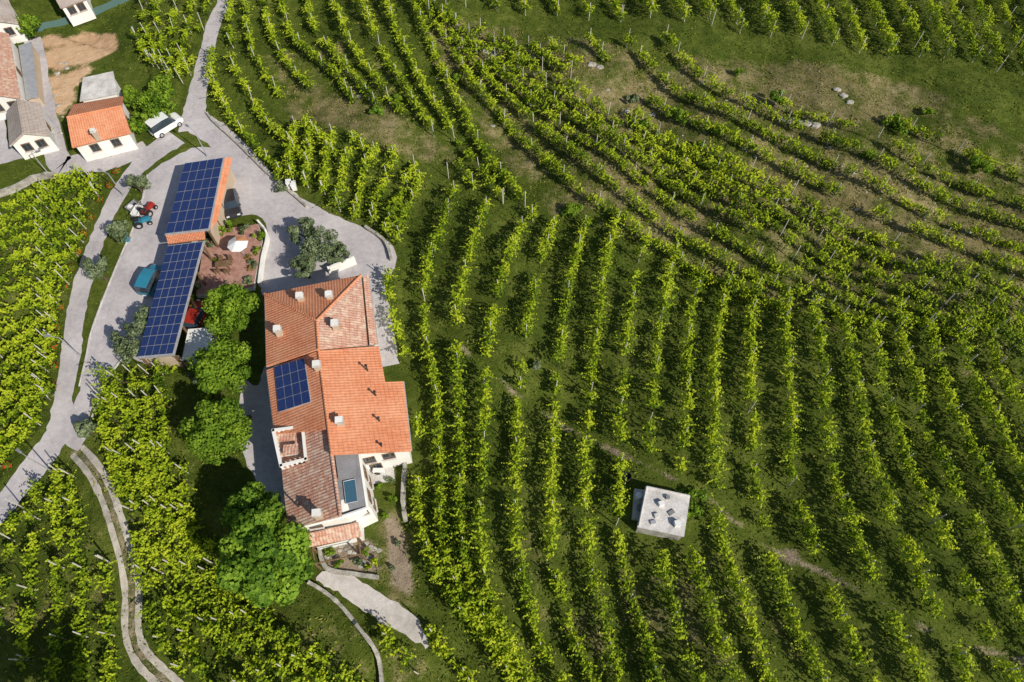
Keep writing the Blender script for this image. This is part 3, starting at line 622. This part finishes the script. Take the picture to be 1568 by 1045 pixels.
c1,i1=carport([(283,250),(344,241),(321,352),(252,360)],3.0,5,7)
a,b_=i1(1.0,0),i1(1.0,1); a2_=P(356,241,3.2); b2_=P(333,338,3.2)
roofpart(c1,[[a-[0,0,.06],b_-[0,0,.06],b2_,a2_]],'tile',name='side_roof')
b=MB(); b.prism([(a[0]-.3,a[1]-.2),(a2_[0]-.7,a2_[1]-.2),(b2_[0]-.7,b2_[1]+.3),(b_[0]-.3,b_[1]+.3)],0,2.9,'cream'); b.build('rear_walls',c1)
c2,i2=carport([(257,376),(313,369),(266,544),(210,549)],2.8,5,12)
a,b_=P(254,361,2.9),P(312,352,3.3); roofpart(c2,[[a,P(257,373,2.7),P(313,366,3.1),b_]],'tile',name='link_roof')
pr=i2(0,1);pr2=i2(1,1); b=MB(); d=(pr2-pr); c=(pr+pr2)/2; b.box((c[0],c[1]+.5,1.2),(np.linalg.norm(d[:2])-.3,.15,2.4),'cream',math.atan2(d[1],d[0])); b.build('end_wall',c2)
b=MB(); tp=[P(312,372,.6),P(345,350,.6),(P(395,343,.6)),P(402,368,.6),P(388,440,.6),P(300,452,.6)]; b.prism([(p[0],p[1]) for p in tp],-.1,.6,'plaster','terra'); b.build('garden_terrace')
def parasol(u,v,r,k):
    c=P(u,v,3.0); b=MB(); b.cyl((c[0],c[1],.6),(c[0],c[1],3.1),.04,.03,'metal'); n_=8; pts=[(c[0],c[1],3.1)]+[(c[0]+math.cos(6.283*i/n_+.4)*r,c[1]+math.sin(6.283*i/n_+.4)*r,2.6) for i in range(n_)]
    for i in range(n_): b.faces([pts[0],pts[i+1],pts[(i+1)%n_+1]],[(0,1,2)],k if i in (0,1) else 'white')
    b.build('parasol',solid=.03)
parasol(362,370,1.1,'orangep')
def table(u,v,z):
    c=P(u,v,z); b=MB(); b.box((c[0],c[1],z+.72),(1.6,.8,.05),'wood',.2)
    for sx in (-.65,.65):
        for sy in (-.3,.3): b.box((c[0]+sx,c[1]+sy,z+.35),(.06,.06,.7),'wood')
    b.build('garden_table')
    for sx in (-.5,.5):
        for sy in (-.75,.75):
            b=MB(); X_,Y_=c[0]+sx,c[1]+sy; b.box((X_,Y_,z+.45),(.45,.45,.04),'wood'); b.box((X_,Y_+.21*np.sign(sy),z+.7),(.45,.04,.5),'wood')
            for qx in (-.19,.19):
                for qy in (-.19,.19): b.box((X_+qx,Y_+qy,z+.21),(.04,.04,.43),'wood')
            b.build('garden_chair')
table(345,410,.6)
def shed(name,pts,z,mt,wm='plaster',drop=0.3):
    e_=empty(name); p=[P(*a,z-(drop if i in (2,3) else 0)) for i,a in enumerate(pts)]; roofpart(e_,[[p[0],p[3],p[2],p[1]]],mt,th=.12); walls(e_,[(k[0],k[1],k[2]+.12) for k in inset(p,.25)],wm); return e_,p
shed('garden_shed',[(288,504),(328,501),(322,535),(278,552)],2.0,'white',drop=.1)
def gable(name,pts,z,rz_,mt,wm='plaster',along=True,h=1.2):
    e_=empty(name); a,b_,c,d=[P(*p,z) for p in pts]
    if along: m1=(a+d)/2+[0,0,h]; m2=(b_+c)/2+[0,0,h]; roofpart(e_,[[a,m1,m2,b_],[m1,d,c,m2]],mt)
    else: m1=(a+b_)/2+[0,0,h]; m2=(d+c)/2+[0,0,h]; roofpart(e_,[[a,d,m2,m1],[m1,m2,c,b_]],mt)
    ridge(e_,m1,m2,mt); 
    if along: w=inset([a,m1,d,c,m2,b_],.35)
    else: w=inset([a,d,m2,c,b_,m1],.35)
    walls(e_,w,wm); cc=inset([a,b_,c,d],.35)
    window(e_,cc[3],cc[2],.3,z-1.0,.8,.9); window(e_,cc[3],cc[2],.7,z-1.0,.8,.9); window(e_,cc[2],cc[1],.5,z-1.0,.8,.9)
    return e_,cc
g1,_=gable('village_house',[(112,160),(188,147),(200,204),(110,226)],2.7,0,'tile')
chimney(g1,142,200,4.1,.45,.4,1.2)
gable('village_house',[(10,170),(62,158),(76,207),(14,224)],2.6,0,'greytile',along=False)
gable('village_house',[(-35,62),(14,52),(32,150),(-30,162)],2.8,0,'old',along=False)
gable('village_house',[(-40,5),(10,-8),(28,35),(-35,50)],2.8,0,'greytile',along=False)
gable('village_house',[(60,-50),(120,-55),(132,-2),(92,12)],2.8,0,'greytile')
shed('white_shed',[(127,119),(173,109),(180,143),(122,155)],2.4,'concrete')
shed('tool_shed',[(28,70),(48,64),(58,148),(40,152)],1.9,'metal','cream')
e_=empty('stone_hut'); p=[P(*a,1.7) for a in ((990,746),(1055,760),(1046,820),(978,806))]
b=MB(); b.prism([(k[0],k[1]) for k in p],-.3,1.55,'stone','concrete'); b.build('walls',e_)
ctr=np.mean(p,axis=0); b=MB(); b.prism([tuple((k[:2]-ctr[:2])*1.05+ctr[:2]) for k in p],1.55,1.72,'concrete'); b.build('roof_slab',e_)
b=MB()
for i in range(4):
    a_,c_=p[i],p[(i+1)%4]; 
    if i in (0,3): b.cyl((*a_[:2],1.78),(*c_[:2],1.78),.1,.1,'concrete',6)
for (u,v,sx,sy,sz_,k) in [(1012,772,.5,.4,.35,'white'),(1022,762,.35,.3,.25,'grey'),(1028,785,.6,.35,.12,'grey'),(1005,790,.4,.4,.2,'concrete'),(1036,803,.5,.5,.45,'white'),(1000,800,.5,.3,.15,'metal')]:
    c=P(u,v,1.72); b.box((c[0],c[1],1.725+sz_/2),(sx,sy,sz_),k,random.uniform(0,1),.9)
b.build('rooftop_clutter',e_)
b=MB(); c=P(977,775); b.box((c[0],c[1],.35),(1.0,2.6,.7),'concrete',-.15); b.cyl((c[0]-.05,c[1]+.6,.7),(c[0]-.05,c[1]+.6,1.25),.3,.28,'white',12); b.cyl((c[0],c[1]-.4,.7),(c[0],c[1]-.4,1.2),.3,.28,'grey',12); b.build('water_barrels',e_)
def tub(u,v,r,h,k='dark'):
    c=P(u,v); z=float(H(c[0],c[1])); b=MB(); n_=16
    V=[];
    for rr,zz in ((r*.85,z-.05),(r,z+h),(r*.88,z+h),(r*.8,z+h*.5)):
        for i in range(n_): q_=6.283*i/n_; V.append((c[0]+math.cos(q_)*rr,c[1]+math.sin(q_)*rr,zz))
    fs=[(a*n_+i,a*n_+(i+1)%n_,(a+1)*n_+(i+1)%n_,(a+1)*n_+i) for a in range(3) for i in range(n_)]+[tuple(range(3*n_,4*n_))]
    b.faces(V,fs,k); b.build('water_tub')
tub(947,748,.45,.9); tub(958,735,.4,.8)
# ------------------------------------------------------------ vehicles
def car(name,u,v,ang,k,L=4.2,W=1.75,van=False,z=.06):
    c=P(u,v,z); e_=empty(name); e_.location=(c[0],c[1],z); e_.rotation_euler=(0,0,ang); b=MB()
    if van: st=[(-.5,.45,.95,1.0,.9,.85),(-.47,.3,1.05,1.85,.97,.82),(-.1,.28,1.05,1.95,1,.85),(.14,.28,1.05,1.85,1,.82),(.27,.28,1.02,1.06,1,.9),(.44,.3,.85,.9,.95,.85),(.5,.4,.7,.72,.8,.7)]
    else: st=[(-.5,.4,.8,.85,.85,.75),(-.46,.3,.92,.97,.95,.85),(-.36,.28,.93,1.42,1,.74),(-.05,.28,.92,1.48,1,.76),(.1,.28,.9,1.42,1,.74),(.24,.28,.9,.94,1,.85),(.43,.3,.78,.82,.95,.85),(.5,.38,.62,.64,.8,.7)]
    V=[];ns=len(st)
    for x,zb,zl,zt,w,wt in st:
        h=W/2
        V+=[(x*L,-w*h,zb),(x*L,-w*h,zl),(x*L,-wt*h,zt),(x*L,wt*h,zt),(x*L,w*h,zl),(x*L,w*h,zb)]
    for i in range(ns-1):
        cab=(st[i][3]-st[i][2]>.2)or(st[i+1][3]-st[i+1][2]>.2); both=(st[i][3]-st[i][2]>.2)and(st[i+1][3]-st[i+1][2]>.2)
        for q_ in range(6):
            f=(6*i+q_,6*i+6+q_,6*i+6+(q_+1)%6,6*i+(q_+1)%6); mk=k
            if q_ in (1,3) and cab: mk='glass'
            if q_==2 and cab and not both: mk='glass'
            if q_==5: mk='blackp'
            b.faces([V[j] for j in f],[(0,1,2,3)],mk)
    b.faces(V[:6],[(0,1,2,3,4,5)],k); b.faces(V[-6:],[(5,4,3,2,1,0)],k)
    bd=b.build('body',e_); bd.data.update()
    import bmesh
    bm=bmesh.new(); bm.from_mesh(bd.data); bmesh.ops.remove_doubles(bm,verts=bm.verts,dist=.001); bmesh.ops.recalc_face_normals(bm,faces=bm.faces); bm.to_mesh(bd.data); bm.free()
    q=bd.modifiers.new('b','BEVEL'); q.width=.04; q.segments=2
    b=MB()
    for sx in (-.31,.31):
        for sy in (-1,1):
            b.cyl((sx*L,sy*(W/2-.2),.32),(sx*L,sy*(W/2+.01),.32),.32,.32,'rub',16); b.cyl((sx*L,sy*(W/2+.01),.32),(sx*L,sy*(W/2+.02),.32),.19,.17,'metal',10)
    b.build('wheels',e_)
    b=MB()
    for sy in (-.6,.6): b.box((.475*L,sy*W/2*1.1,.7),(.12,.3,.12),'white'); b.box((-.49*L,sy*W/2*1.1,.75),(.06,.2,.2),'redp'); b.box((.2*L,sy/.6*(W/2+.1),1.0),(.12,.2,.13),k)
    b.box((-.505*L,0,.5),(.04,.5,.12),'white'); b.build('lights_and_mirrors',e_)
    return e_
car('parked_car',257,197,math.radians(48),'white',4.0,1.75,True)
car('parked_van',238,434,math.radians(80),'blue',3.8,1.6,True)
car('parked_car',305,489,math.radians(80),'redp',3.7,1.6)
car('parked_car',357,318,math.radians(-70),'blackp',4.0)
def tractor(u,v,ang,k):
    c=P(u,v,.05); e_=empty('tractor'); e_.location=c; e_.rotation_euler=(0,0,ang); e_.scale=(.85,.85,.85); b=MB()
    b.box((.5,0,.75),(1.2,.55,.5),k,0,.85); b.box((-.45,0,.7),(.8,.7,.4),k); b.box((-.5,0,1.0),(.45,.45,.1),'blackp'); b.box((-.75,0,1.2),(.08,.45,.4),'blackp')
    b.cyl((-.05,0,1.0),(.02,0,1.3),.03,.03,'dark'); b.cyl((0,0,1.3),(.02,0,1.33),.2,.2,'dark',12); b.cyl((-.85,-.35,.8),(-.85,-.35,1.9),.03,.03,'dark');b.cyl((-.85,.35,.8),(-.85,.35,1.9),.03,.03,'dark');b.cyl((-.85,-.35,1.9),(-.85,.35,1.9),.03,.03,'dark')
    b.build('body',e_,bevel=.03); b=MB()
    for s in (-1,1): b.cyl((-.55,s*.4,.5),(-.55,s*.68,.5),.5,.5,'rub',18); b.cyl((-.55,s*.68,.5),(-.55,s*.69,.5),.25,.22,'metal',10); b.cyl((.8,s*.35,.3),(.8,s*.55,.3),.3,.3,'rub',14); b.cyl((.8,s*.55,.3),(.8,s*.56,.3),.15,.13,'metal',8)
    b.build('wheels',e_)
def trailer(u,v,ang,k):
    c=P(u,v,.05); e_=empty('farm_trailer'); e_.location=c; e_.rotation_euler=(0,0,ang); e_.scale=(.8,.8,.8); b=MB(); b.box((0,0,.5),(1.7,1.0,.08),'metal')
    for s in (-1,1): b.box((0,s*.5,.72),(1.7,.05,.36),k); b.box((s*.85,0,.72),(.05,.94,.36),k); b.cyl((0,s*.52,.3),(0,s*.68,.3),.3,.3,'rub',14)
    b.cyl((.85,0,.45),(1.6,0,.45),.04,.04,'metal'); b.box((-.3,.1,.7),(.6,.5,.3),'white',.3); b.box((.4,-.1,.65),(.4,.4,.25),'dark',.1); b.build('body',e_)
tractor(230,325,1.2,'redp'); tractor(221,343,.4,'blue'); trailer(213,328,1.4,'white'); trailer(206,320,1.0,'grey')
def lamp(u,v,ang,h=5.5):
    c=P(u,v); z=float(H(c[0],c[1])); b=MB(); b.cyl((c[0],c[1],z),(c[0],c[1],z+h),.07,.045,'metal'); dx,dy=math.cos(ang),math.sin(ang)
    b.cyl((c[0],c[1],z+h),(c[0]+dx*.9,c[1]+dy*.9,z+h+.15),.035,.03,'metal'); b.box((c[0]+dx*1.1,c[1]+dy*1.1,z+h+.13),(.55,.22,.1),'grey',ang); b.cyl((c[0],c[1],z),(c[0],c[1],z+.3),.12,.12,'metal'); b.build('street_lamp')
lamp(318,240,2.5,4.0); lamp(80,722,2.6,3.5); lamp(122,545,3.0,3.5); lamp(190,300,2.7,3.5); lamp(76,268,.5,3.5)
def bin_(u,v,k):
    c=P(u,v,.05); b=MB(); b.box((c[0],c[1],.55),(.5,.55,.9),k,.2,1.12); b.box((c[0],c[1],1.05),(.62,.68,.08),k,.2); b.cyl((c[0]-.2,c[1]+.3,.1),(c[0]+.2,c[1]+.3,.1),.1,.1,'rub'); b.build('waste_bin')
bin_(191,366,'yellowp'); bin_(196,368,'blue'); bin_(445,287,'white'); bin_(452,290,'white')
# ------------------------------------------------------------ light, world, camera
az=(0.76,-0.65); EL=math.radians(37)
d=Vector((-az[0]*math.cos(EL),-az[1]*math.cos(EL),-math.sin(EL)))
sl=bpy.data.lights.new('sun','SUN'); sl.energy=5.0; sl.angle=math.radians(.5); sl.color=(1,.94,.83)
so=bpy.data.objects.new('sun',sl); so.rotation_euler=d.to_track_quat('-Z','Y').to_euler(); link(so)
w=bpy.data.worlds.new('World'); S.world=w; w.use_nodes=True; nt=w.node_tree; bg=nt.nodes['Background']
sk=nt.nodes.new('ShaderNodeTexSky'); sk.sky_type='NISHITA'; sk.sun_disc=False; sk.sun_elevation=EL; sk.sun_rotation=math.atan2(az[0],az[1]); nt.links.new(sk.outputs[0],bg.inputs[0]); bg.inputs[1].default_value=.09
cd=bpy.data.cameras.new('camera'); cd.sensor_width=36; cd.lens=24; cd.clip_end=5000; cd.clip_start=.5
co=bpy.data.objects.new('camera',cd); co.location=CAM; co.rotation_euler=(TH,0,0); link(co); S.camera=co
S.view_settings.view_transform='Standard'; S.view_settings.look='None'; S.view_settings.exposure=0
